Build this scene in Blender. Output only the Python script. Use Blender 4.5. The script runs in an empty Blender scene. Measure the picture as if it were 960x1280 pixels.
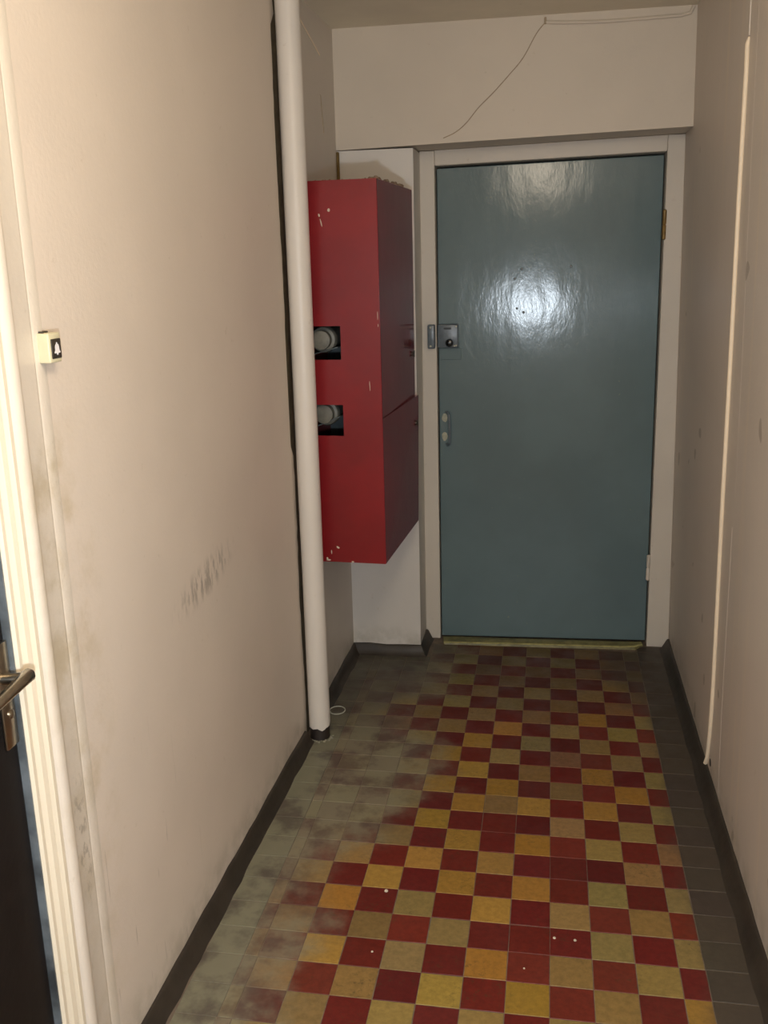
import bpy, bmesh, math, random
from mathutils import Vector, Matrix
random.seed(7)
S = bpy.context.scene
col = S.collection

# ------------------------------------------------------------------ camera
def cam_axes(yaw, pitch, roll):
    cy, sy = math.cos(yaw), math.sin(yaw)
    F = Vector((sy*math.cos(pitch), cy*math.cos(pitch), -math.sin(pitch)))
    r = Vector((cy, -sy, 0)); u = r.cross(F)
    return math.cos(roll)*r + math.sin(roll)*u, -math.sin(roll)*r + math.cos(roll)*u, F
R_, U_, F_ = cam_axes(math.radians(-9.93416), math.radians(14.67858), math.radians(-1.46394))
cd = bpy.data.cameras.new('camera')
cam = bpy.data.objects.new('camera', cd); col.objects.link(cam)
cd.sensor_fit = 'VERTICAL'; cd.sensor_height = 36.0; cd.lens = 36.0*1200.4/1280
cd.clip_start = 0.02
B_ = -F_
cam.matrix_world = Matrix(((R_.x, U_.x, B_.x, -0.0275), (R_.y, U_.y, B_.y, -1.8015),
                           (R_.z, U_.z, B_.z, 1.6303), (0, 0, 0, 1)))
S.camera = cam

# ------------------------------------------------------------------ light
w = bpy.data.worlds.new('world'); S.world = w; w.use_nodes = True
w.node_tree.nodes['Background'].inputs[0].default_value = (1.0, 0.85, 0.68, 1)
w.node_tree.nodes['Background'].inputs[1].default_value = 0.02
def light(name, loc, energy, color, radius):
    l = bpy.data.lights.new(name, 'POINT'); l.energy = energy; l.color = color; l.shadow_soft_size = radius
    o = bpy.data.objects.new(name, l); o.location = loc; col.objects.link(o); return o
light('corridor_bulb_light', (0.0, -1.0, 2.30), 25.0, (1.0, 0.845, 0.645), 0.15)
light('phone_flash_light', (-0.05, -1.82, 1.37), 80.0, (0.80, 0.90, 1.0), 0.04)
S.view_settings.view_transform = 'Standard'; S.view_settings.look = 'None'
S.view_settings.exposure = 0.0; S.view_settings.gamma = 1.0
S.view_settings.use_curve_mapping = False

# ------------------------------------------------------------------ helpers
def lin(c):
    return tuple(((v/255)/12.92 if v/255 <= 0.04045 else ((v/255+0.055)/1.055)**2.4) for v in c) + (1.0,)

class NT:
    def __init__(s, name):
        s.m = bpy.data.materials.new(name); s.m.use_nodes = True
        s.t = s.m.node_tree; s.b = s.t.nodes['Principled BSDF']
        s.geo = s.t.nodes.new('ShaderNodeNewGeometry')
        s.pos = s.geo.outputs['Position']
    def n(s, typ, **kw):
        nd = s.t.nodes.new(typ)
        for k, v in kw.items(): setattr(nd, k, v)
        return nd
    def link(s, a, b): s.t.links.new(a, b)
    def val(s, sock, v):
        if isinstance(v, bpy.types.NodeSocket): s.link(v, sock)
        else: sock.default_value = v
    def math(s, op, a, b=0.0, c=0.0, clamp=False):
        nd = s.n('ShaderNodeMath', operation=op); nd.use_clamp = clamp
        for i, v in enumerate((a, b, c)): s.val(nd.inputs[i], v)
        return nd.outputs[0]
    def mapping(s, vec, scale=(1, 1, 1), rot=(0, 0, 0), loc=(0, 0, 0)):
        nd = s.n('ShaderNodeMapping'); s.link(vec, nd.inputs[0])
        nd.inputs['Scale'].default_value = scale; nd.inputs['Rotation'].default_value = rot
        nd.inputs['Location'].default_value = loc
        return nd.outputs[0]
    def noise(s, scale, detail=3, rough=0.5, vec=None):
        nd = s.n('ShaderNodeTexNoise'); s.link(vec or s.pos, nd.inputs['Vector'])
        nd.inputs['Scale'].default_value = scale; nd.inputs['Detail'].default_value = detail
        nd.inputs['Roughness'].default_value = rough
        return nd.outputs['Fac']
    def smooth(s, v, a, b, lo=0.0, hi=1.0):
        nd = s.n('ShaderNodeMapRange', interpolation_type='SMOOTHSTEP'); s.val(nd.inputs[0], v)
        for i, x in zip((1, 2, 3, 4), (a, b, lo, hi)): nd.inputs[i].default_value = x
        return nd.outputs[0]
    def mix(s, f, a, b):
        nd = s.n('ShaderNodeMix', data_type='RGBA'); s.val(nd.inputs[0], f)
        s.val(nd.inputs[6], a); s.val(nd.inputs[7], b)
        return nd.outputs[2]
    def xyz(s):
        nd = s.n('ShaderNodeSeparateXYZ'); s.link(s.pos, nd.inputs[0]); return nd.outputs
    def bump(s, h, strength=0.3, dist=0.002, normal=None):
        nd = s.n('ShaderNodeBump'); s.link(h, nd.inputs['Height'])
        nd.inputs['Strength'].default_value = strength; nd.inputs['Distance'].default_value = dist
        if normal is not None: s.link(normal, nd.inputs['Normal'])
        return nd.outputs[0]
    def out(s, colr, rough=0.5, normal=None, metal=0.0, spec=0.5, coat=0.0):
        s.val(s.b.inputs['Base Color'], colr); s.val(s.b.inputs['Roughness'], rough)
        s.b.inputs['Metallic'].default_value = metal
        s.b.inputs['Specular IOR Level'].default_value = spec
        s.b.inputs['Coat Weight'].default_value = coat
        if normal is not None: s.link(normal, s.b.inputs['Normal'])
        return s.m

def bake_bm(bm):
    bmesh.ops.recalc_face_normals(bm, faces=bm.faces)
    return bm
def mesh_obj(name, bm, mat, parent=None, smooth=False, kind=None):
    bake_bm(bm)
    me = bpy.data.meshes.new(name); bm.to_mesh(me); bm.free()
    if smooth:
        for p in me.polygons: p.use_smooth = True
    me.materials.append(mat)
    o = bpy.data.objects.new(name, me); col.objects.link(o)
    if smooth:
        try: me.set_sharp_from_angle(angle=math.radians(40))
        except Exception: pass
    if parent is not None: o.parent = parent
    if kind: o['kind'] = kind
    return o
def tag(o, label, cat, group=None, kind=None):
    o['label'] = label; o['category'] = cat
    if group: o['group'] = group
    if kind: o['kind'] = kind
    return o
def empty(name, label, cat, group=None, kind=None, loc=(0, 0, 0)):
    o = bpy.data.objects.new(name, None); o.location = loc; o.empty_display_size = 0.05; col.objects.link(o)
    return tag(o, label, cat, group, kind)

def hexa(bm, c, bevel=0.0, seg=2):
    """c: eight corners, bottom four (ccw) then top four."""
    vs = [bm.verts.new(p) for p in c]
    fs = [(0, 3, 2, 1), (4, 5, 6, 7), (0, 1, 5, 4), (1, 2, 6, 5), (2, 3, 7, 6), (3, 0, 4, 7)]
    fc = [bm.faces.new([vs[i] for i in f]) for f in fs]
    if bevel > 0:
        es = list({e for f in fc for e in f.edges})
        bmesh.ops.bevel(bm, geom=es, offset=bevel, segments=seg, profile=0.5, affect='EDGES')
    return bm
def box(bm, x0, x1, y0, y1, z0, z1, bevel=0.0, seg=2):
    return hexa(bm, [(x0, y0, z0), (x1, y0, z0), (x1, y1, z0), (x0, y1, z0),
                     (x0, y0, z1), (x1, y0, z1), (x1, y1, z1), (x0, y1, z1)], bevel, seg)
def NB(): return bmesh.new()
def prism(bm, poly, axis, a, b):
    """poly in the two other axes (order kept cyclic), extruded from a to b."""
    def P(u, v, t):
        return {'x': (t, u, v), 'y': (u, t, v), 'z': (u, v, t)}[axis]
    A = [bm.verts.new(P(u, v, a)) for u, v in poly]; Bv = [bm.verts.new(P(u, v, b)) for u, v in poly]
    n = len(poly)
    bm.faces.new(A); bm.faces.new(Bv[::-1])
    for i in range(n): bm.faces.new((A[i], A[(i+1) % n], Bv[(i+1) % n], Bv[i]))
    return bm
def tube(bm, pts, r, seg=10, closed=False):
    pts = [Vector(p) for p in pts]; n = len(pts); rings = []
    up = None
    for i, p in enumerate(pts):
        if closed: t = (pts[(i+1) % n]-pts[i-1]).normalized()
        else: t = (pts[min(i+1, n-1)]-pts[max(i-1, 0)]).normalized()
        if up is None:
            up = Vector((0, 0, 1)) if abs(t.z) < 0.9 else Vector((1, 0, 0))
        a = (up - t*up.dot(t)).normalized(); up = a; b = t.cross(a)
        rr = r(i) if callable(r) else r
        rings.append([bm.verts.new(p + rr*(math.cos(2*math.pi*k/seg)*a + math.sin(2*math.pi*k/seg)*b)) for k in range(seg)])
    m = n if closed else n-1
    for i in range(m):
        A, Bv = rings[i], rings[(i+1) % n]
        for k in range(seg): bm.faces.new((A[k], A[(k+1) % seg], Bv[(k+1) % seg], Bv[k]))
    if not closed:
        bm.faces.new(rings[0][::-1]); bm.faces.new(rings[-1])
    return bm
def lathe(bm, prof, origin, axis='z', seg=24):
    """prof: (radius, height) list; closed at both ends."""
    rings = []
    o = Vector(origin)
    for r, h in prof:
        ring = []
        for k in range(seg):
            a = 2*math.pi*k/seg; c, s_ = r*math.cos(a), r*math.sin(a)
            v = {'z': (c, s_, h), 'y': (c, h, s_), 'x': (h, c, s_)}[axis]
            ring.append(bm.verts.new(o+Vector(v)))
        rings.append(ring)
    for A, Bv in zip(rings, rings[1:]):
        for k in range(seg): bm.faces.new((A[k], A[(k+1) % seg], Bv[(k+1) % seg], Bv[k]))
    bm.faces.new(rings[0][::-1]); bm.faces.new(rings[-1])
    return bm

# ------------------------------------------------------------------ materials
def paint(name, c, rough=0.5, mott=0.05, wave=0.05, fine=0.30, stain=None, spec=0.4, extra=None):
    t = NT(name)
    base = lin(c); dark = tuple(v*(1-mott) for v in base[:3])+(1,)
    lo = t.noise(2.2, 4, 0.55)
    cc = t.mix(t.smooth(lo, 0.35, 0.65), dark, base)
    sp = t.noise(38, 4, 0.6)
    cc = t.mix(t.smooth(sp, 0.66, 0.78, 0, 0.22), cc, lin(stain or (150, 130, 95)))
    if extra: cc = extra(t, cc)
    h1 = t.noise(7, 2, 0.5); h2 = t.noise(90, 3, 0.6)
    nrm = t.bump(h1, wave, 0.02); nrm = t.bump(h2, fine, 0.0015, nrm)
    return t.out(cc, rough, nrm, spec=spec)

def left_marks(t, cc):
    x, y, z = t.xyz()[:3]
    # grey shoe/furniture scuff at knee to hip height
    dy = t.math('DIVIDE', t.math('SUBTRACT', y, 0.38), 0.21)
    dz = t.math('DIVIDE', t.math('SUBTRACT', t.math('SUBTRACT', z, 0.872), t.math('MULTIPLY', t.math('SUBTRACT', y, 0.38), 0.10)), 0.05)
    d = t.math('SQRT', t.math('ADD', t.math('MULTIPLY', dy, dy), t.math('MULTIPLY', dz, dz)))
    m = t.smooth(d, 1.25, 0.25)
    st = t.noise(1.0, 3, 0.6, t.mapping(t.pos, scale=(10, 75, 22), rot=(math.radians(-38), 0, 0)))
    fac = t.math('MULTIPLY', t.math('MULTIPLY', m, t.smooth(st, 0.44, 0.60)), 0.5)
    cc = t.mix(fac, cc, lin((96, 88, 74)))
    # thin scratches low on the wall
    s2 = t.noise(1.0, 2, 0.5, t.mapping(t.pos, scale=(5, 90, 6), rot=(math.radians(-40), 0, 0)))
    low = t.smooth(z, 0.75, 0.35)
    nearm = t.smooth(y, 0.3, -0.1)
    fac = t.math('MULTIPLY', t.math('MULTIPLY', t.math('MULTIPLY', t.smooth(s2, 0.70, 0.76), low), nearm), 0.45)
    cc = t.mix(fac, cc, lin((110, 98, 80)))
    # grimy wear where hands pass beside the door
    hz = t.math('MULTIPLY', t.smooth(z, 1.42, 1.30), t.smooth(z, 0.2, 0.9, 0.3, 1))
    hy = t.math('MULTIPLY', t.smooth(y, -0.44, -0.36), t.smooth(y, -0.12, -0.28))
    g = t.smooth(t.noise(9, 5, 0.65), 0.42, 0.7)
    cc = t.mix(t.math('MULTIPLY', t.math('MULTIPLY', t.math('MULTIPLY', hz, hy), g), 0.45), cc, lin((168, 148, 100)))
    # chipped dark patch low on the band beside the door
    ey = t.math('DIVIDE', t.math('SUBTRACT', y, -0.335), 0.035); ez = t.math('DIVIDE', t.math('SUBTRACT', z, 0.60), 0.15)
    e = t.math('SQRT', t.math('ADD', t.math('MULTIPLY', ey, ey), t.math('MULTIPLY', ez, ez)))
    ck = t.noise(1.0, 5, 0.7, t.mapping(t.pos, scale=(30, 70, 38)))
    cc = t.mix(t.math('MULTIPLY', t.math('MULTIPLY', t.smooth(e, 1.2, 0.4), t.smooth(ck, 0.50, 0.62)), 0.42), cc, lin((98, 88, 70)))
    return low_dirt(t, cc)
def low_dirt(t, cc):
    z = t.xyz()[2]
    g = t.math('MULTIPLY', t.smooth(z, 0.16, 0.03), t.smooth(t.noise(14, 4, 0.6), 0.35, 0.65))
    return t.mix(t.math('MULTIPLY', g, 0.35), cc, lin((120, 112, 84)))
def right_marks(t, cc):
    v = t.noise(1.0, 2, 0.5, t.mapping(t.pos, scale=(1, 22, 0.5)))
    cc = t.mix(t.smooth(v, 0.55, 0.75, 0, 0.25), cc, lin((232, 214, 186)))
    sp = t.noise(11, 1, 0.3)
    cc = t.mix(t.smooth(sp, 0.765, 0.785, 0, 0.45), cc, lin((120, 104, 82)))
    return low_dirt(t, cc)

WALL = (217, 204, 190)
m_left = paint('left_wall_paint', WALL, 0.42, extra=left_marks)
m_right = paint('right_wall_paint', (212, 201, 189), 0.45, extra=right_marks)
m_niche = paint('niche_wall_paint', (206, 197, 186), 0.5, extra=low_dirt)
m_back = paint('back_plaster', (222, 216, 208), 0.55, mott=0.08, wave=0.12, extra=low_dirt)
m_beam = paint('beam_paint', (212, 200, 184), 0.55)
m_ceil = paint('ceiling_paint', (232, 222, 200), 0.65, mott=0.10)
m_band = paint('plaster_band_lit_paint', (226, 216, 202), 0.36, mott=0.05, wave=0.12, extra=left_marks)  # wall paint lightened to stand in for light on the tilted band
m_trim = paint('door_casing_lit_paint', (228, 216, 194), 0.35, mott=0.05, wave=0.15, stain=(190, 170, 120))  # yellower white gloss, also lightened for light on the angled faces
m_frame = paint('end_door_frame_paint', (212, 203, 190), 0.45, mott=0.06, wave=0.15)
m_pipe = paint('pipe_paint', (218, 211, 202), 0.38, mott=0.04, wave=0.1, fine=0.15)
m_cable = paint('cable_paint', (236, 218, 192), 0.4, mott=0.04, wave=0.05, fine=0.1)
m_wire = paint('wire_paint', (168, 150, 124), 0.6, mott=0.05, wave=0, fine=0)

def simple(name, c, rough=0.5, metal=0.0, mott=0.15, scale=30, bump=0.15, spec=0.5, coat=0.0, dist=0.001):
    t = NT(name); b = lin(c)
    cc = t.mix(t.smooth(t.noise(scale, 4, 0.6), 0.3, 0.7), tuple(v*(1-mott) for v in b[:3])+(1,), b)
    return t.out(cc, rough, t.bump(t.noise(scale*2.5, 3), bump, dist), metal, spec, coat)
m_plinth = simple('plinth_grey_paint', (58, 50, 42), 0.5, mott=0.35, scale=12, bump=0.4, dist=0.004)
m_collar = simple('pipe_collar_bitumen', (42, 34, 31), 0.5)
m_black = simple('door_black_leatherette', (22, 19, 19), 0.5, mott=0.3, bump=0.3, spec=0.3)
m_blue = simple('reveal_blue_paint', (112, 119, 124), 0.4, mott=0.75, scale=9)
m_nickel = simple('brushed_nickel', (176, 166, 150), 0.28, metal=1.0, mott=0.1, scale=60, bump=0.05)
m_cream = simple('cream_plastic', (212, 204, 172), 0.35, mott=0.05)
m_dkplastic = simple('dark_plastic', (58, 52, 44), 0.3)
m_white = simple('white_print', (228, 224, 226), 0.5, mott=0.02)
m_lock = simple('lock_grey_blue_paint', (104, 114, 122), 0.3, mott=0.25, scale=50, bump=0.3)
m_hole = simple('keyhole_black', (12, 12, 14), 0.4)
m_knob = simple('black_knob', (18, 18, 22), 0.15)
m_chip = simple('bare_plate_chips', (186, 184, 160), 0.45, mott=0.3, scale=120)
m_thresh = simple('threshold_yellow_green_paint', (136, 130, 84), 0.45, mott=0.5, scale=22, bump=0.4)
m_crumb = simple('plaster_crumb', (208, 196, 176), 0.8)
m_brown = simple('brown_gap', (120, 96, 50), 0.8, mott=0.3)
m_dust = simple('rubble_dust', (140, 120, 100), 0.9, mott=0.4, scale=60)
m_inpipe = simple('dusty_hose_coupling', (118, 116, 106), 0.45, mott=0.4, scale=25)
m_inner = simple('cabinet_inner_grey', (88, 98, 100), 0.45, mott=0.5, scale=10)
m_ringm = simple('ring_grey_metal', (190, 188, 172), 0.4)
m_hinge = simple('hinge_bare_brass', (150, 120, 66), 0.4, metal=0.3, mott=0.4)

def red_mat(name, c, rough):
    t = NT(name)
    cc = t.mix(t.smooth(t.noise(5, 4, 0.6), 0.35, 0.7), tuple(v*0.82 for v in lin(c)[:3])+(1,), lin(c))
    nrm = t.bump(t.noise(9, 2), 0.15, 0.01); nrm = t.bump(t.noise(120, 3), 0.10, 0.001, nrm)
    return t.out(cc, rough, nrm, spec=0.5)
m_red = red_mat('red_enamel', (128, 16, 22), 0.36)
m_reddoor = red_mat('dark_red_enamel', (128, 22, 34), 0.09)

def door_mat():
    t = NT('grey_blue_door_enamel')
    b = lin((104, 123, 127))
    cc = t.mix(t.smooth(t.noise(3, 4, 0.6), 0.3, 0.7), tuple(v*0.88 for v in b[:3])+(1,), b)
    cc = t.mix(t.smooth(t.noise(46, 4, 0.65), 0.68, 0.76, 0, 0.4), cc, lin((150, 158, 130)))
    h1 = t.noise(1.0, 3, 0.55, t.mapping(t.pos, scale=(9, 9, 3.5)))
    h2 = t.noise(1.0, 4, 0.6, t.mapping(t.pos, scale=(150, 150, 60)))
    n = t.bump(h1, 0.17, 0.010); n = t.bump(h2, 0.14, 0.0016, n)
    return t.out(cc, 0.14, n, spec=0.30)
m_door = door_mat()

def tile_mat():
    t = NT('cement_tile')
    oi = t.n('ShaderNodeObjectInfo')
    c = oi.outputs['Color']
    x, y, z = t.xyz()[:3]
    v = t.noise(60, 5, 0.7)
    hs = t.n('ShaderNodeHueSaturation'); t.link(c, hs.inputs['Color'])
    t.link(t.smooth(v, 0.25, 0.75, 0.78, 1.14), hs.inputs['Value'])
    cc = hs.outputs[0]
    # brown-olive speckle grime
    sp = t.noise(75, 5, 0.7)
    patch = t.smooth(t.noise(5.5, 3, 0.6), 0.48, 0.66)
    cc = t.mix(t.math('MULTIPLY', t.math('MULTIPLY', t.smooth(sp, 0.52, 0.66), patch), 0.6), cc, lin((66, 58, 36)))
    # worn-in greenish dust film that thickens towards the skirtings, widest on the left
    nz = t.math('MULTIPLY', t.math('SUBTRACT', t.noise(4.5, 5, 0.65), 0.5), 0.62)
    bulge = t.math('MULTIPLY', t.math('MULTIPLY', t.smooth(y, 0.45, 0.85), t.smooth(y, 1.55, 1.15)), 0.22)
    far = t.math('MULTIPLY', t.smooth(y, 1.3, 1.75), 0.22)
    xe = t.math('SUBTRACT', t.math('SUBTRACT', t.math('ADD', x, nz), bulge), far)
    fl = t.smooth(xe, -0.50, -0.76)
    xr = t.math('ADD', x, t.math('MULTIPLY', t.smooth(y, 1.2, 2.0), 0.16))
    fr = t.smooth(t.math('ADD', xr, t.math('MULTIPLY', nz, 0.4)), 0.31, 0.44)
    film = t.math('MULTIPLY', t.math('MAXIMUM', fl, t.math('MULTIPLY', fr, 0.8)), 0.82)
    fcol = t.mix(t.smooth(t.noise(8, 4, 0.6), 0.36, 0.56), lin((98, 88, 78)), lin((136, 132, 110)))
    fcol = t.mix(t.smooth(x, 0.0, 0.2), fcol, lin((74, 65, 56)))
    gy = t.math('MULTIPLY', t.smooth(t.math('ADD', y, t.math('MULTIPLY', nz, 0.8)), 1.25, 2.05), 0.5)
    cc = t.mix(gy, cc, lin((62, 48, 36)))  # browner towards the door: grime plus light falloff painted in
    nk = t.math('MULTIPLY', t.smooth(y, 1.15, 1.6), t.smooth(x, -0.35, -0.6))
    fcol = t.mix(t.math('MULTIPLY', nk, 0.75), fcol, lin((72, 66, 58)))  # film colour turns darker into the niche corner
    cc = t.mix(film, cc, fcol)
    nrm = t.bump(t.noise(70, 4, 0.6), 0.35, 0.0012)
    return t.out(cc, t.smooth(t.noise(12, 3), 0.3, 0.7, 0.38, 0.6), nrm, spec=0.35)
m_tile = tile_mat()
m_screed = simple('floor_screed_joint', (128, 112, 96), 0.8, mott=0.4, scale=20, bump=0.4)

# ------------------------------------------------------------------ room shell
Y0 = -3.4
def xl(y): return -0.872 + 0.018*y
def xr(z): return 0.497 - 0.018*z
ZC = 2.455

bm = NB(); box(bm, -1.2, 0.8, Y0-0.1, 2.45, -0.12, -0.0014)
floor = tag(mesh_obj('floor', bm, m_screed), 'checkerboard cement tile floor of red and ochre squares, grimy along its edges', 'floor', kind='structure')

bm = NB(); box(bm, -1.2, 0.8, Y0-0.1, 2.45, ZC, ZC+0.12)
tag(mesh_obj('ceiling', bm, m_ceil), 'dim yellowish painted ceiling above the end of the corridor', 'ceiling', kind='structure')

# left wall: pieces around the door opening, ending in a rough edge at the pipe
YD0, YD1, ZD = -1.38, -0.42, 2.07
bm = NB()
for y0, y1, z0, z1 in ((YD1, 1.175, 0, ZC), (YD0, YD1, ZD, ZC), (Y0, YD0, 0, ZC)):
    hexa(bm, [(-1.05, y0, z0), (xl(y0), y0, z0), (xl(y1), y1, z0), (-1.05, y1, z0),
              (-1.05, y0, z1), (xl(y0), y0, z1), (xl(y1), y1, z1), (-1.05, y1, z1)])
wl = tag(mesh_obj('wall_left', bm, m_left), 'long cream oil-painted wall on the left with a grey scuff mark', 'wall', kind='structure')
# ragged plaster edge of that wall beside the pipe
bm = NB()
prev = None; zz = 0.0; rows = []
while zz < ZC:
    d = 0.010 + 0.007*math.sin(zz*9.0) + random.uniform(-0.004, 0.004)
    if zz < 1.05: d += 0.022
    if 1.78 < zz < 1.95: d += 0.006
    if zz > 2.33: d += 0.035
    rows.append((zz, 1.176+max(d, 0.002))); zz += 0.035
rows.append((ZC, rows[-1][1]))
vs = [[bm.verts.new((-0.9, 1.175, z)), bm.verts.new((xl(y)-0.001, 1.175, z)), bm.verts.new((xl(y)-0.003, y, z)), bm.verts.new((-0.9, y, z))] for z, y in rows]
for a, b in zip(vs, vs[1:]):
    for k in range(4): bm.faces.new((a[k], a[(k+1) % 4], b[(k+1) % 4], b[k]))
bm.faces.new(vs[0]); bm.faces.new(vs[-1])
mesh_obj('plaster_edge', bm, m_left, wl)
# low ledge of old door plaster (rounded band between casing and wall)
bm = NB()
prism(bm, [(-0.90, -0.42), (-0.869, -0.42), (-0.866, -0.416), (-0.860, -0.411), (-0.8565, -0.403), (-0.8565, -0.390), (-0.860, -0.381), (-0.866, -0.374), (-0.8695, -0.365), (-0.8715, -0.316), (-0.873, -0.309), (-0.8745, -0.306), (-0.8735, -0.302), (-0.8750, -0.275), (-0.8778, -0.262), (-0.9, -0.262)], 'z', 0.0, 2.3)
o = mesh_obj('plaster_band', bm, m_band, wl, smooth=True); o['label'] = 'raised rounded plaster band, glossier than the wall and coloured lighter for the light it catches, grimy at hand height'

# niche side wall beyond the pipe
def xn(y): return -0.862 + 0.013*y
bm = NB()
hexa(bm, [(-1.05, 1.272, 0), (xn(1.272), 1.272, 0), (xn(2.02), 2.02, 0), (-1.05, 2.02, 0),
          (-1.05, 1.272, ZC), (xn(1.272), 1.272, ZC), (xn(2.02), 2.02, ZC), (-1.05, 2.02, ZC)])
wn = tag(mesh_obj('wall_niche', bm, m_niche), 'shaded side wall of the niche behind the riser pipe', 'wall', kind='structure')

bm = NB(); box(bm, -1.05, -0.857, 1.1755, 1.2715, 0, ZC)  # strip beside the pipe, coloured dark for the shade in the gap
o = mesh_obj('chase', bm, simple('gap_shade_plaster', (104, 90, 66), 0.9, mott=0.4), wn); o['label'] = 'recess behind the pipe, its shade put into a dark colour'

# niche back wall, beam, right wall
bm = NB(); box(bm, -0.838, -0.545, 1.98, 2.4, 0, 2.034)
box(bm, -1.05, -0.838, 2.0, 2.4, 0, 2.034)
tag(mesh_obj('wall_niche_back', bm, m_back), 'narrow pale plastered wall behind and below the red cabinet', 'wall', kind='structure')
bm = NB()
hexa(bm, [(-1.05, 1.97, 2.031), (0.6, 1.97, 2.066), (0.6, 2.4, 2.066), (-1.05, 2.4, 2.031),
          (-1.05, 1.97, ZC), (0.6, 1.97, ZC), (0.6, 2.4, ZC), (-1.05, 2.4, ZC)])
beam = tag(mesh_obj('wall_end', bm, m_beam), 'cream lintel wall above the grey-blue door', 'wall', kind='structure')
bm = NB()
hexa(bm, [(xr(0), Y0, 0), (0.75, Y0, 0), (0.75, 2.4, 0), (xr(0), 2.4, 0),
          (xr(ZC), Y0, ZC), (0.75, Y0, ZC), (0.75, 2.4, ZC), (xr(ZC), 2.4, ZC)])
wr = tag(mesh_obj('wall_right', bm, m_right), 'cream painted wall on the right with a vertical white cable', 'wall', kind='structure')
# faint over-painted filler ridge beside the cable
bm = NB(); pts = []
for z in [0.05+0.06*i for i in range(15)]:
    pts.append((xr(z)+0.0057, 0.895+0.010*math.sin(z*5), z))
tube(bm, pts, 0.0065, 8)
pts = [(xr(z)+0.0061, 0.872+0.008*math.sin(z*4), z) for z in [0.98+0.06*i for i in range(22)]]
tube(bm, pts, 0.0065, 8)
mesh_obj('overpainted_ridge', bm, m_right, wr, smooth=True)
bm = NB(); box(bm, -1.2, 0.8, Y0-0.15, Y0, 0, ZC)
tag(mesh_obj('wall_rear', bm, m_beam), 'plain cream wall closing the corridor behind the viewer', 'wall', kind='structure')

# brown strip put in for the dark gap in the niche corner, above the cabinet
bm = NB(); box(bm, -0.8375, -0.826, 1.966, 1.9795, 1.86, 2.03, 0.003, 1)
o = mesh_obj('corner_gap', bm, m_brown); tag(o, 'brown strip standing in for the gap in the niche corner above the red cabinet', 'gap')

# ------------------------------------------------------------------ skirtings (thick dark-painted cove)
def skirt(name, path, normal_out, label, h=0.042, t0=0.030, t1=0.006):
    """path: polyline of wall foot points; normal_out: per point inward direction (into the room)."""
    bm = NB(); rings = []
    # densify
    P = []; N = []
    for (a, b, na, nb) in zip(path, path[1:], normal_out, normal_out[1:]):
        L = (Vector(b)-Vector(a)).length; n = max(1, int(L/0.06))
        for i in range(n):
            f = i/n; P.append(Vector(a).lerp(Vector(b), f)); N.append(Vector(na).lerp(Vector(nb), f))
    P.append(Vector(path[-1])); N.append(Vector(normal_out[-1]))
    for p, n in zip(P, N):
        j = random.uniform(-0.003, 0.003); hh = h + random.uniform(-0.003, 0.003)
        ring = []
        for d, z in ((-0.004, 0.0), (t0+j, 0.0), (t0*0.72+j, 0.006), (t0*0.42+j, hh*0.55), (t1+j*0.5, hh-0.003), (t1*0.4, hh), (-0.004, hh)):
            ring.append(bm.verts.new((p.x+n.x*d, p.y+n.y*d, z)))
        rings.append(ring)
    for a, b in zip(rings, rings[1:]):
        for k in range(7): bm.faces.new((a[k], a[(k+1) % 7], b[(k+1) % 7], b[k]))
    bm.faces.new(rings[0]); bm.faces.new(rings[-1])
    return tag(mesh_obj(name, bm, m_plinth, smooth=True), label, 'baseboard', kind='structure')
skirt('baseboard_left', [(xl(-0.42)+0.004, -0.42), (xl(1.17)+0.004, 1.17)], [(1, 0), (1, 0)], 'dark grey cove skirting along the left wall, up to the pipe')
skirt('baseboard_niche', [(xn(1.262)+0.004, 1.262), (xn(1.975)+0.004, 1.975), (-0.545, 1.976), (-0.541, 2.155)],
      [(1, 0), (1, -1), (1, -1), (1, 0)], 'dark grey cove skirting stepping around the niche under the red cabinet')
skirt('baseboard_right', [(xr(0)-0.004, -1.6), (xr(0)-0.004, 2.15)], [(-1, 0), (-1, 0)], 'dark grey cove skirting along the right wall', t0=0.034)

# ------------------------------------------------------------------ floor tiles
def tile_mesh(wx, wy, name):
    bm = NB(); g = 0.0008; c = 0.0009
    ax, bx_, ay, by = g, wx-g, g, wy-g
    lo = [(ax, ay), (bx_, ay), (bx_, by), (ax, by)]
    hi = [(ax+c, ay+c), (bx_-c, ay+c), (bx_-c, by-c), (ax+c, by-c)]
    a = [bm.verts.new((x, y, -0.0045)) for x, y in lo]
    b = [bm.verts.new((x, y, -0.0009)) for x, y in lo]
    d = [bm.verts.new((x, y, 0.0)) for x, y in hi]
    for k in range(4):
        bm.faces.new((a[k], a[(k+1) % 4], b[(k+1) % 4], b[k])); bm.faces.new((b[k], b[(k+1) % 4], d[(k+1) % 4], d[k]))
    bm.faces.new(d)
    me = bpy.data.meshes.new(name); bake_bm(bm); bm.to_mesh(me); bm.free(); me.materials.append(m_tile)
    return me
cache = {}
def lay(x, y, wx, wy, colr, name='tile'):
    k = (round(wx, 4), round(wy, 4))
    if k not in cache: cache[k] = tile_mesh(wx, wy, 'tile')
    o = bpy.data.objects.new(name, cache[k]); col.objects.link(o); o.parent = floor
    o.location = (x+random.uniform(-0.0005, 0.0005), y+random.uniform(-0.0006, 0.0006), random.uniform(-0.0003, 0.0003))
    o.rotation_euler = (random.uniform(-0.003, 0.003), random.uniform(-0.003, 0.003), random.uniform(-0.005, 0.005))
    o.color = colr
    return o
REDS = [(98, 29, 22), (104, 33, 24), (92, 26, 22), (110, 42, 30), (96, 33, 28), (98, 30, 24)]
BRIGHT = [(154, 114, 50), (150, 112, 46), (158, 122, 60)]
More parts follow.
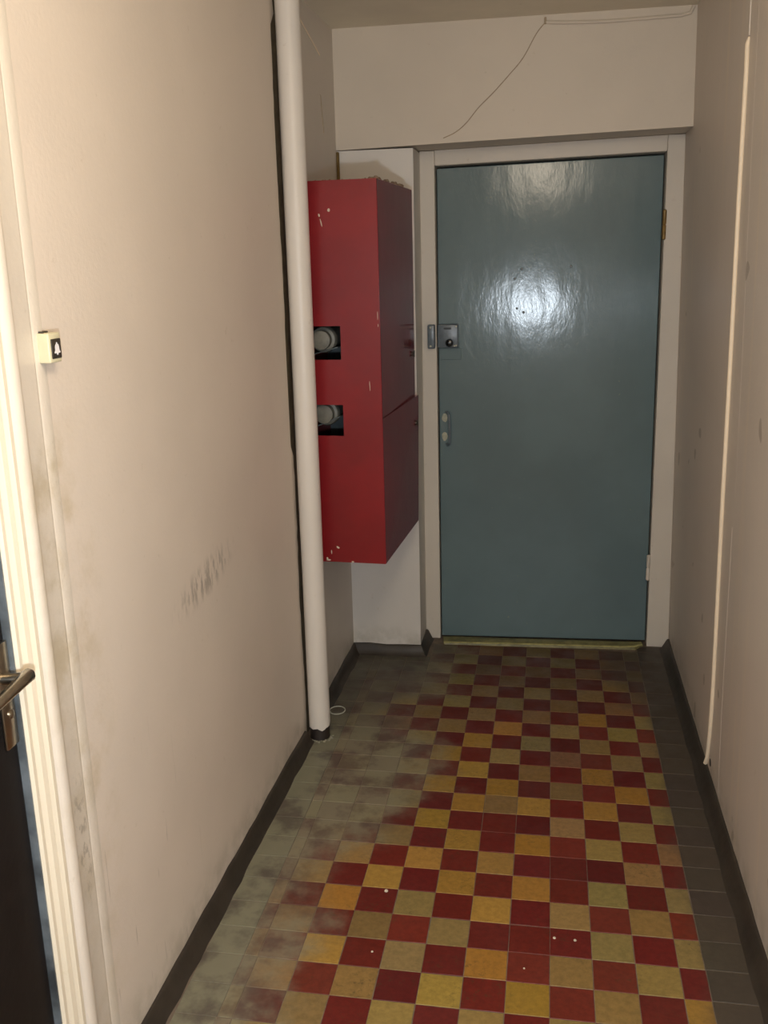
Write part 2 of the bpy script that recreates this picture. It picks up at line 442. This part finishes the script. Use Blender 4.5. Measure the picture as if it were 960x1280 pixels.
OLIVE = [(138, 114, 66), (132, 112, 70), (142, 118, 72), (136, 106, 64), (144, 120, 66)]
DARKY = [(126, 98, 62), (120, 94, 62)]
forced_red = {(0, 5), (-2, 7), (-1, 2)}
bright_at = {(-1, 0), (-1, 4), (-2, 3), (-2, 1), (-3, 0), (-3, 4), (-2, 5), (-1, 6), (-1, 8), (-2, 9), (-3, 8), (-4, 5), (-3, 6), (-4, 11), (-3, 10),
             (1, 10), (2, 9), (3, 0), (-5, 4), (-4, 7), (-6, 3), (-6, 1), (-4, 9), (1, 14), (-2, 13), (1, 8), (-3, 12)}
forced_tan = {(-2, 8)}
def tcol(i, k):
    if (i, k) in forced_tan: c = random.choice(DARKY)
    elif (i, k) in forced_red or (i+k) % 2 == 0: c = random.choice(REDS)
    elif (i, k) in bright_at: c = random.choice(BRIGHT)
    else: c = random.choice(OLIVE + (DARKY if random.random() < 0.4 else []))
    return tuple(min(1, v*random.uniform(0.9, 1.1)) for v in lin(c)[:3])+(1,)
PEBX = 0.36
for k in range(-2, 21):
    for i in range(-8, 4):
        x0, x1 = i*0.1, i*0.1+0.1
        if i == -8: x0 = -0.735
        if i == 3: x1 = PEBX
        if k >= 18 and x1 < -0.45: continue
        lay(x0, k*0.1, x1-x0, 0.1, tcol(i, k))
GR = [(92, 94, 78), (84, 82, 72), (100, 104, 84), (74, 66, 60), (88, 88, 74), (96, 98, 82)]
GD = [(76, 66, 57), (72, 65, 56), (78, 69, 58), (70, 60, 55), (75, 69, 57)]
for k in range(-2, 20):
    y = k*0.1; wy = 0.1 if k < 19 else 0.055
    x0 = -0.835
    lay(x0, y, -0.735-x0, wy, lin(random.choice(GR if k < 13 else GD)), 'border_tile')
for k in range(18, 20):
    for i in range(-8, -5):
        x0 = -0.735 if i == -8 else i*0.1
        wy = 0.1 if k < 19 else 0.055
        lay(x0, k*0.1, (i+1)*0.1-x0, wy, lin(random.choice(GD)), 'border_tile')
for k in range(-2, 22):
    lay(PEBX, k*0.1, 0.115, 0.1 if k < 21 else 0.06, lin(random.choice(GD)), 'border_tile')
# tiles under and behind the viewer, outside the picture: one joined part
bm = NB(); ci = []
for k in range(-33, -2):
    for i in range(-9, 5):
        x0, x1 = i*0.1, i*0.1+0.1
        if i == -9: x0, x1 = -0.835, -0.735
        if i == -8: x0 = -0.735
        if i == 3: x1 = PEBX
        if i == 4: x0, x1 = PEBX, 0.475
        y = k*0.1; v = [bm.verts.new(p) for p in ((x0+.001, y+.001, 0), (x1-.001, y+.001, 0), (x1-.001, y+.099, 0), (x0+.001, y+.099, 0))]
        f = bm.faces.new(v); f.material_index = 2 if i in (-9, 4) else (0 if (i+k) % 2 == 0 else 1)
o = mesh_obj('tile_field', bm, simple('tile_red_far', REDS[0], 0.5), floor, kind='stuff')
o.data.materials.append(simple('tile_ochre_far', OLIVE[0], 0.5)); o.data.materials.append(simple('tile_grey_far', GR[0], 0.5))

# ------------------------------------------------------------------ end door (door_1)
TH = math.atan(0.025/0.88); TX = math.atan(0.032/1.97)
d1 = empty('door_1', 'grey-blue glossy painted metal door at the end of the corridor', 'door', kind='structure', loc=(-0.48, 2.18, 0))
def W(o):  # keep world position of meshes written in world coordinates
    p = o.parent; M = Matrix.Identity(4)
    chain = []
    while p is not None: chain.append(p); p = p.parent
    for q in reversed(chain): M = M @ Matrix.LocRotScale(q.location, q.rotation_euler, q.scale)
    o.data.transform(M.inverted()); return o
def part(name, bm, mat, parent, smooth=False): return W(mesh_obj(name, bm, mat, parent, smooth))
# frame: left and right posts, head
bm = NB()
hexa(bm, [(-0.5455, 2.165, 0.0), (-0.481, 2.165, 0.0), (-0.481, 2.30, 0.0), (-0.5455, 2.30, 0.0),
          (-0.5455, 2.165, 2.040), (-0.487, 2.165, 2.040), (-0.487, 2.30, 2.040), (-0.5455, 2.30, 2.040)], 0.003)
part('frame_post', bm, m_frame, d1)
bm = NB()
hexa(bm, [(0.405, 2.165, 0.0), (0.4965, 2.165, 0.0), (0.4965, 2.30, 0.0), (0.405, 2.30, 0.0),
          (0.396, 2.165, 2.0605), (0.460, 2.165, 2.0605), (0.460, 2.30, 2.0605), (0.396, 2.30, 2.0605)], 0.003)
part('frame_post', bm, m_frame, d1)
bm = NB()
hexa(bm, [(-0.4866, 2.166, 1.984), (0.396, 2.166, 2.002), (0.396, 2.30, 2.002), (-0.4866, 2.30, 1.984),
          (-0.4866, 2.166, 2.042), (0.396, 2.166, 2.0605), (0.396, 2.30, 2.0605), (-0.4866, 2.30, 2.042)], 0.003)
part('frame_head', bm, m_frame, d1)
# leaf (slightly out of true)
def leaf_y(x, z): return 2.176 + 0.015*(x+0.48)/0.88 + 0.030*z/1.97
bm = NB()
c = []
for z0, z1 in ((0.010, 0.018), (1.976, 1.994)):
    xL, xR = (-0.476, 0.400) if z0 < 1 else (-0.482, 0.391)
    c += [(xL, leaf_y(xL, z0), z0), (xR, leaf_y(xR, z1), z1), (xR, leaf_y(xR, z1)+0.045, z1), (xL, leaf_y(xL, z0)+0.045, z0)]
hexa(bm, c, 0.0025)
leaf = part('leaf', bm, m_door, d1)
# dark stop behind the gap
bm = NB(); box(bm, -0.50, 0.43, 2.29, 2.32, 0, 2.03)
part('stop_board', bm, m_hole, d1)
# threshold
bm = NB()
hexa(bm, [(-0.462, 2.095, -0.003), (0.36, 2.125, -0.003), (0.395, 2.175, -0.003), (-0.47, 2.160, -0.003),
          (-0.455, 2.101, 0.009), (0.35, 2.132, 0.009), (0.385, 2.172, 0.019), (-0.47, 2.161, 0.013)], 0.003)
part('threshold', bm, m_thresh, d1)
bm = NB()
tube(bm, [(-0.46, 2.1, 0.009), (-0.2, 2.109, 0.010), (0.1, 2.120, 0.010), (0.3, 2.127, 0.010), (0.35, 2.135, 0.010), (0.385, 2.158, 0.011)], 0.0045, 6)
o = part('threshold_lip', bm, simple('lip_paint', (176, 168, 112), 0.4, mott=0.4), d1, True)
# rim lock: keeper on the post, case on the leaf
bm = NB(); box(bm, -0.519, -0.4885, 2.132, 2.1652, 1.276, 1.373, 0.006, 3)
part('lock_keeper', bm, m_lock, d1, True)
bm = NB()
for z in (1.287, 1.362): lathe(bm, [(0.004, -0.0015), (0.004, 0), (0.0015, 0.001)], (-0.506, 2.1315, z), 'y', 10)
part('screw', bm, m_chip, d1)
ly = leaf_y(-0.44, 1.32)
bm = NB(); box(bm, -0.481, -0.396, ly-0.036, ly+0.001, 1.277, 1.372, 0.005, 3)
lock = part('lock_case', bm, m_lock, leaf, True)
bm = NB(); box(bm, -0.455, -0.425, ly-0.0375, ly-0.034, 1.352, 1.359, 0.001, 1)
part('lock_slot', bm, m_hole, leaf)
bm = NB(); lathe(bm, [(0.006, -0.036), (0.007, -0.040), (0.014, -0.043), (0.0165, -0.051), (0.0135, -0.059), (0.005, -0.062)], (-0.431, ly, 1.298), 'y', 20)
part('lock_knob', bm, m_knob, leaf, True)
bm = NB()
for x, z in ((-0.404, 1.287), (-0.404, 1.363), (-0.412, 1.285)): lathe(bm, [(0.0035, -0.0375), (0.0035, -0.036), (0.001, -0.0385)][:2], (x, ly, z), 'y', 10)
part('screw', bm, m_chip, leaf)
bm = NB(); box(bm, -0.478, -0.386, ly-0.004, ly+0.001, 1.226, 1.274, 0.0015, 1)
part('repair_plate', bm, m_door, leaf)
# pull handle
hy_ = leaf_y(-0.44, 0.94)
for z in (0.905, 0.985):
    bm = NB()
    n = 9; pts = []
    for k in range(n):
        a = 2*math.pi*k/n; pts.append((-0.457+0.012*math.cos(a)*random.uniform(0.8, 1.1), z+0.021*math.sin(a)*random.uniform(0.8, 1.1)))
    prism(bm, pts, 'y', hy_-0.0035, hy_+0.001)
    o = part('handle_plate', bm, m_chip, leaf); o['label'] = 'handle plate with the paint chipped off'
bm = NB()
tube(bm, [(-0.452, hy_, 1.008), (-0.444, hy_-0.022, 1.010), (-0.436, hy_-0.032, 1.002), (-0.434, hy_-0.034, 0.97), (-0.433, hy_-0.034, 0.91),
          (-0.434, hy_-0.032, 0.880), (-0.442, hy_-0.022, 0.872), (-0.450, hy_, 0.873)], 0.0048, 8)
part('pull_handle', bm, m_lock, leaf, True)
# bullet-like dents and drips as small blobs of paint on the leaf
bm = NB()
for x, z in ((-0.143, 1.583), (-0.171, 1.546), (-0.161, 1.429), (-0.134, 1.413), (0.050, 1.589)):
    lathe(bm, [(0.0055, -0.0002), (0.0045, -0.0016), (0.0015, -0.0022)], (x, leaf_y(x, z), z), 'y', 8)
part('paint_blob', bm, m_lock, leaf, True)
# hinges on the right edge
for z0 in (1.68, 0.30):
    bm = NB(); lathe(bm, [(0.004, 0), (0.0075, 0.004), (0.0075, 0.052), (0.005, 0.056), (0.0075, 0.060), (0.0075, 0.108), (0.004, 0.112)], (0.3965, 2.163, z0), 'z', 12)
    part('hinge', bm, m_hinge if z0 > 1 else m_frame, d1, True)

# ------------------------------------------------------------------ door on the left (door_2)
d2 = empty('door_2', 'black upholstered apartment door at the left edge of the view', 'door', kind='structure', loc=(-0.9, -0.5, 0))
bm = NB(); box(bm, -0.945, -0.882, -1.34, -0.4835, 0.006, 2.03, 0.008, 3)
leaf2 = part('leaf', bm, m_black, d2)
def casing(y0, s, nm, x=-0.874):
    """three-ridged architrave, s=+1 goes away from the opening"""
    prof = [(-0.95, 0.0), (x+0.004, 0.0), (x+0.009, 0.003), (x+0.009, 0.011), (x+0.002, 0.015), (x+0.002, 0.020), (x+0.012, 0.024), (x+0.014, 0.034),
            (x+0.006, 0.040), (x+0.006, 0.043), (x+0.016, 0.047), (x+0.016, 0.056), (x+0.004, 0.0615), (-0.95, 0.0615)]
    bm = NB(); prism(bm, [(px, y0+s*py) for px, py in prof], 'z', 0.0, 2.04)
    return part(nm, bm, m_trim, d2)
casing(-0.4815, 1, 'casing'); casing(-1.3185, -1, 'casing')
bm = NB(); box(bm, -0.95, -0.862, -1.38, -0.42, 2.04, 2.07, 0.004)
part('casing_head', bm, m_trim, d2)
bm = NB(); box(bm, -0.905, -0.871, -0.4850, -0.4818, 0.0, 2.03)
o = part('frame_edge', bm, m_blue, d2); o['label'] = 'blue painted inner edge of the door frame'
bm = NB(); box(bm, -0.8825, -0.876, -0.524, -0.4875, 0.878, 1.058, 0.003, 2)
part('lock_plate', bm, m_nickel, leaf2, True)
bm = NB()
tube(bm, [(-0.877, -0.512, 1.000), (-0.862, -0.512, 1.001), (-0.846, -0.511, 1.002), (-0.838, -0.506, 1.003)], lambda i: (0.0095, 0.0095, 0.0105, 0.011)[i], 14)
part('lever_spindle', bm, m_nickel, leaf2, True)
bm = NB()
L = [(-0.8385, -0.494, 1.0055), (-0.838, -0.500, 1.0045), (-0.838, -0.53, 1.002), (-0.839, -0.57, 0.998), (-0.841, -0.61, 0.994), (-0.843, -0.632, 0.991), (-0.846, -0.642, 0.989)]
tube(bm, L, lambda i: (0.0075, 0.0115, 0.0105, 0.0095, 0.0095, 0.009, 0.006)[i], 14)
part('door_lever', bm, m_nickel, leaf2, True)
bm = NB(); lathe(bm, [(0.0075, 0), (0.0075, 0.003), (0.004, 0.0045)], (-0.8765, -0.504, 0.935), 'x', 16)
part('lock_cylinder', bm, m_nickel, leaf2, True)

# ------------------------------------------------------------------ riser pipe
PX, PY = -0.806, 1.214
pipe = empty('riser_pipe', 'cream painted vertical riser pipe beside the red cabinet', 'pipe', loc=(PX, PY, 0))
bm = NB(); seg = 28; rings = []
zs = [0.048, 0.066, 0.07, 0.12, 0.3, 0.6, 0.9, 1.2, 1.5, 1.8, 2.1, 2.3, ZC]
for j, z in enumerate(zs):
    ring = []
    for k in range(seg):
        a = 2*math.pi*k/seg; r = 0.0372+0.0003*math.sin(z*7+a*2)
        dz = 0.008*math.sin(a+0.3)+0.004*math.sin(3*a+1)+0.003*math.sin(7*a) if j == 0 else 0
        ring.append(bm.verts.new((PX+r*math.cos(a), PY+r*math.sin(a), z+dz)))
    rings.append(ring)
for a, b in zip(rings, rings[1:]):
    for k in range(seg): bm.faces.new((a[k], a[(k+1) % seg], b[(k+1) % seg], b[k]))
bm.faces.new(rings[0]); bm.faces.new(rings[-1])
part('pipe_body', bm, m_pipe, pipe, True)
bm = NB(); lathe(bm, [(0.036, 0.0), (0.0345, 0.01), (0.0345, 0.075)], (PX, PY, 0), 'z', 24)
o = part('pipe_collar', bm, m_collar, pipe, True); o['label'] = 'dark unpainted foot of the pipe'
# ragged mortar around its foot
bm = NB()
for k in range(16):
    a = -math.pi*0.95+k*math.pi*0.95/15+0.15
    rr = 0.040+random.uniform(0, 0.012); r2 = random.uniform(0.0025, 0.0055)
    x, y = PX+rr*math.cos(a), PY+rr*math.sin(a)
    lathe(bm, [(r2, 0.0), (r2*0.9, r2*0.5), (r2*0.4, r2*0.8)], (x, y, 0.0004), 'z', 7)
tag(mesh_obj('mortar_crumbs', bm, simple('mortar', (150, 146, 128), 0.8), kind='stuff'), 'ring of pale mortar crumbs around the foot of the riser pipe', 'rubble')

# wire ring on the floor
bm = NB()
tube(bm, [(-0.787+0.029*math.cos(2*math.pi*k/28), 1.412+0.033*math.sin(2*math.pi*k/28), 0.0035) for k in range(28)], 0.0021, 6, closed=True)
lathe(bm, [(0.003, 0), (0.0045, 0.003), (0.002, 0.006)], (-0.813, 1.398, 0.0006), 'z', 8)
tag(mesh_obj('wire_ring', bm, m_ringm, smooth=True), 'small pale wire ring lying on the grey floor edge right of the pipe', 'ring')

# ------------------------------------------------------------------ red hydrant cabinet
cab = empty('hydrant_cabinet', 'red enamelled wall cabinet with two square openings, hung left of the door', 'cabinet', loc=(-0.564, 1.27, 0.63))
cab.rotation_euler = (0, 0, math.radians(-3.15))
CW, CD, CH = 0.274, 0.565, 1.246     # local: x from -CW..0, y 0..CD, z 0..CH
def cpart(name, bm, mat, parent=None, smooth=False): return mesh_obj(name, bm, mat, parent or cab, smooth)
t_ = 0.003
HX0, HX1 = -0.245, -0.131
H2 = (0.440, 0.543); H1 = (0.691, 0.799)
bm = NB()
# front sheet with the two openings
for x0, x1, z0, z1 in ((-CW, HX0, 0, CH), (HX1, 0, 0, CH), (HX0, HX1, 0, H2[0]), (HX0, HX1, H2[1], H1[0]), (HX0, HX1, H1[1], CH)):
    box(bm, x0, x1, 0, t_, z0, z1)
bmesh.ops.remove_doubles(bm, verts=bm.verts, dist=1e-5)
cpart('front_panel', bm, m_red)
bm = NB()
box(bm, -CW, 0, t_, CD, CH-t_, CH); box(bm, -CW, 0, t_, CD, 0, t_)
box(bm, -CW, 0, CD-t_, CD, t_, CH-t_); box(bm, -CW, -CW+t_, t_, CD-t_, t_, CH-t_)
cpart('case', bm, m_red)
bm = NB(); box(bm, -CW+t_, -0.006, 0.33, 0.333, t_, CH-t_)
box(bm, -CW+t_, -0.006, t_, 0.33, 0.60, 0.604)
cpart('inner_partition', bm, m_inner)
ZS = 0.497
bm = NB(); box(bm, -0.003, 0.0012, 0.002, CD-0.001, ZS+0.0035, CH-0.001, 0.0008, 1)
du = cpart('door', bm, m_reddoor)
bm = NB()   # lower door, swung open a touch at its far edge
for_y = CD-0.001; op = 0.013
hexa(bm, [(-0.003, 0.002, 0.001), (0.0015, 0.002, 0.001), (0.0015+0.006, for_y, 0.004), (-0.003, for_y, 0.004),
          (-0.003, 0.002, ZS+0.001), (0.0015, 0.002, ZS+0.001), (0.0015+op, for_y, ZS+0.003), (-0.003, for_y, ZS+0.003)])
dl = cpart('door', bm, m_reddoor)
for par, z, off in ((du, 0.66, 0.001), (dl, 0.40, 0.011)):
    bm = NB(); lathe(bm, [(0.009, 0), (0.009, 0.006), (0.005, 0.008)], (off, CD-0.05, z), 'x', 12)
    box(bm, off+0.007, off+0.011, CD-0.053, CD-0.047, z-0.012, z+0.012, 0.001, 1)
    cpart('latch', bm, m_dkplastic, par, True)
# paint worn at the edges of the lower door
# pipe couplings seen in the openings
for zc, nm in ((0.752, 'coupling'), (0.508, 'coupling')):
    bm = NB()
    lathe(bm, [(0.020, 0.02), (0.031, 0.022), (0.031, 0.05), (0.040, 0.052), (0.044, 0.060), (0.044, 0.075), (0.036, 0.078), (0.036, 0.31)], (-0.205, 0, zc), 'y', 22)
    cpart(nm, bm, m_inpipe, None, True)
    bm = NB()
    tilt = 0.03 if zc > 0.6 else 0.045
    hexa(bm, [(-0.262, 0.03, zc-0.055), (-0.15, 0.03, zc-0.055+tilt), (-0.15, 0.29, zc-0.055+tilt), (-0.262, 0.29, zc-0.055),
              (-0.262, 0.03, zc-0.052), (-0.15, 0.03, zc-0.052+tilt), (-0.15, 0.29, zc-0.052+tilt), (-0.262, 0.29, zc-0.052)])
    cpart('dusty_bracket', bm, m_inner)
# enamel chips
random.seed(11)
def chip(x, z, w_, h_, rot=0.0):
    bm = NB(); n = 7; pts = []
    for k in range(n):
        a = 2*math.pi*k/n; u = w_*math.cos(a)*random.uniform(0.7, 1.1); v = h_*math.sin(a)*random.uniform(0.7, 1.1)
        pts.append((x+u*math.cos(rot)-v*math.sin(rot), z+u*math.sin(rot)+v*math.cos(rot)))
    prism(bm, pts, 'y', -0.0005, 0.0005)
    cpart('enamel_chip', bm, m_crumb)
for a in ((-0.155, 1.157, .005, .006), (-0.187, 1.142, .003, .006, .3), (-0.181, 1.120, .002, .014, .25), (-0.038, 0.606, .0012, .020, .03), (-0.166, 0.052, .007, .004, -.5),
          (-0.206, 0.012, .004, .004), (-0.201, 0.006, .010, .003), (-0.115, 0.003, .006, .0025), (-0.19, 0.035, .002, .008), (-0.006, 0.83, .001, .018), (-0.005, 0.80, .001, .006)):
    chip(*a)
# dust and plaster rubble on the top
bm = NB(); random.seed(5)
for q in range(34):
    if q < 22: x, y = -random.uniform(0.002, 0.03), random.uniform(0.02, 0.54)
    else: x, y = -random.uniform(0.02, 0.21), random.uniform(0.005, 0.03)
    r = random.uniform(0.004, 0.011) if q < 22 else random.uniform(0.002, 0.004)
    n = 7
    M = cab.matrix_basis if False else Matrix.LocRotScale(cab.location, cab.rotation_euler, None)
    p = M @ Vector((x, y, CH))
    lathe(bm, [(r, 0.0), (r*random.uniform(.7, 1), r*0.5), (r*0.4, r*random.uniform(0.8, 1.2))], p, 'z', n)
tag(mesh_obj('rubble', bm, m_dust, kind='stuff'), 'plaster dust and rubble along the top of the red cabinet', 'rubble')

# ------------------------------------------------------------------ doorbell
bell = empty('doorbell', 'small cream doorbell with a dark button plate on the left wall', 'doorbell', loc=(-0.877, -0.27, 1.476))
bm = NB(); box(bm, -0.878, -0.8535, -0.292, -0.252, 1.476, 1.526, 0.003, 3)
part('housing', bm, m_cream, bell, True)
bm = NB(); box(bm, -0.8545, -0.8515, -0.2865, -0.2545, 1.483, 1.516, 0.002, 2)
part('button', bm, m_dkplastic, bell, True)
bm = NB()
yc, zc = -0.2705, 1.4995
prof = [(-.002, -.0105), (.002, -.0105), (.0028, -.0075), (.0095, -.0075), (.0095, -.0055), (.0068, -.003), (.0062, .003), (.0045, .0065), (.0015, .0080), (.0012, .0105), (-.0012, .0105), (-.0015, .0080), (-.0045, .0065), (-.0062, .003), (-.0068, -.003), (-.0095, -.0055), (-.0095, -.0075), (-.0028, -.0075)]
prism(bm, [(yc+a, zc+b) for a, b in prof], 'x', -0.8518, -0.8508)
part('bell_symbol', bm, m_white, bell)
bm = NB(); box(bm, -0.878, -0.866, -0.286, -0.281, 1.5258, 1.529, 0.0008, 1); box(bm, -0.878, -0.868, -0.270, -0.264, 1.5258, 1.529, 0.0008, 1)
part('cable_entry', bm, m_dkplastic, bell)

# ------------------------------------------------------------------ cables
def rwx(z): return xr(z)-0.004
pts = [(rwx(2.155)+0.006, 0.985, 2.155), (rwx(2.14), 0.984, 2.140), (rwx(2.08), 0.980, 2.08), (rwx(1.762), 1.000, 1.762), (rwx(1.338), 1.010, 1.338), (rwx(0.944), 1.030, 0.944), (rwx(0.6), 1.036, 0.6),
       (rwx(0.34), 1.042, 0.34), (rwx(0.25), 1.050, 0.25), (rwx(0.18), 1.060, 0.18), (rwx(0.12), 1.075, 0.12), (rwx(0.07), 1.090, 0.07), (rwx(0.045)-0.003, 1.100, 0.046)]
bm = NB(); tube(bm, pts, 0.0064, 10)
tag(mesh_obj('cable', bm, m_cable, smooth=True), 'white cable running down the right wall and curving into the skirting', 'cable')
bm = NB(); lathe(bm, [(0.014, -0.003), (0.011, -0.0045)], (xr(0.07)+0.003, 1.052, 0.075), 'x', 9)
tag(mesh_obj('drill_hole', bm, m_hole), 'dark ragged hole in the right wall at the cable foot', 'hole')
bm = NB(); tube(bm, [(xr(z)+0.0005, 0.983, z) for z in (2.16, 2.25, 2.35, 2.452)], 0.003, 8)
tag(mesh_obj('cable', bm, m_right, smooth=True), 'overpainted cable end above the white cable, right wall near ceiling', 'cable')
# cable along the top of the lintel
bm = NB()
tube(bm, [(-0.065, 1.966, 2.430), (0.0, 1.966, 2.425), (0.15, 1.966, 2.420), (0.30, 1.966, 2.422), (0.40, 1.966, 2.424), (0.430, 1.964, 2.430), (0.440, 1.962, 2.451)], 0.006, 8)
tag(mesh_obj('cable', bm, m_beam, smooth=True), 'cream overpainted cable along the top of the lintel wall', 'cable')
bm = NB(); box(bm, -0.068, -0.060, 1.960, 1.972, 2.424, 2.446, 0.0015, 1)
tag(mesh_obj('cable_clip', bm, m_wire), 'small dark clip under the ceiling where the thin wire starts', 'clip')
bm = NB()
cpts = [(-0.064, 2.43), (-0.095, 2.395), (-0.14, 2.32), (-0.19, 2.265), (-0.245, 2.21), (-0.30, 2.160), (-0.345, 2.11), (-0.385, 2.080), (-0.43, 2.062)]
fine = []
for i in range(len(cpts)-1):
    p0 = Vector(cpts[max(i-1, 0)]); p1 = Vector(cpts[i]); p2 = Vector(cpts[i+1]); p3 = Vector(cpts[min(i+2, len(cpts)-1)])
    for s_ in range(5):
        f = s_/5
        fine.append(0.5*((2*p1)+(-p0+p2)*f+(2*p0-5*p1+4*p2-p3)*f*f+(-p0+3*p1-3*p2+p3)*f**3))
fine.append(Vector(cpts[-1]))
tube(bm, [(p.x, 1.9688, p.y) for p in fine], 0.0016, 6)
tag(mesh_obj('wire', bm, m_wire, smooth=True), 'thin wire drooping diagonally across the lintel wall above the door', 'wire')
# thin painted wire in the ceiling corner of the niche wall
bm = NB()
tube(bm, [(xn(1.5)+0.002, 1.50, 2.39), (xn(1.62)+0.002, 1.62, 2.362), (xn(1.756)+0.002, 1.756, 2.328)], 0.0022, 6)
tag(mesh_obj('wire', bm, m_cable, smooth=True), 'short pale wire slanting down the niche wall right of the pipe', 'wire')
bm = NB()
tube(bm, [(xn(1.754)+0.001, 1.752, 2.20), (xn(1.77)+0.001, 1.765, 2.13), (xn(1.784)+0.001, 1.780, 2.075)], 0.0016, 6)
tag(mesh_obj('wire', bm, m_wire, smooth=True), 'short dark wire hanging on the niche wall above the red cabinet', 'wire')

# ------------------------------------------------------------------ crumbs on the tiles
spots = [(-0.431, 0.387, 'largest of the white plaster crumbs, on a red tile left of centre', .0055),
         (-0.427, 0.153, 'tiny white crumb on a red tile near the bottom, left', .0032),
         (0.011, 0.262, 'left one of a pair of white crumbs on one red tile', .004),
         (0.061, 0.260, 'right one of a pair of white crumbs on one red tile', .004),
         (-0.060, 0.146, 'tiny white crumb on the red tile below the paired crumbs', .0026),
         (0.0, 0.9, None, 0)]
for x, y, lab, r in spots:
    if not lab: continue
    bm = NB(); lathe(bm, [(r, 0.0), (r*0.85, r*0.5), (r*0.35, r*0.75)], (x, y, 0.0006), 'z', 7)
    tag(mesh_obj('plaster_crumb', bm, m_crumb), lab, 'crumb')
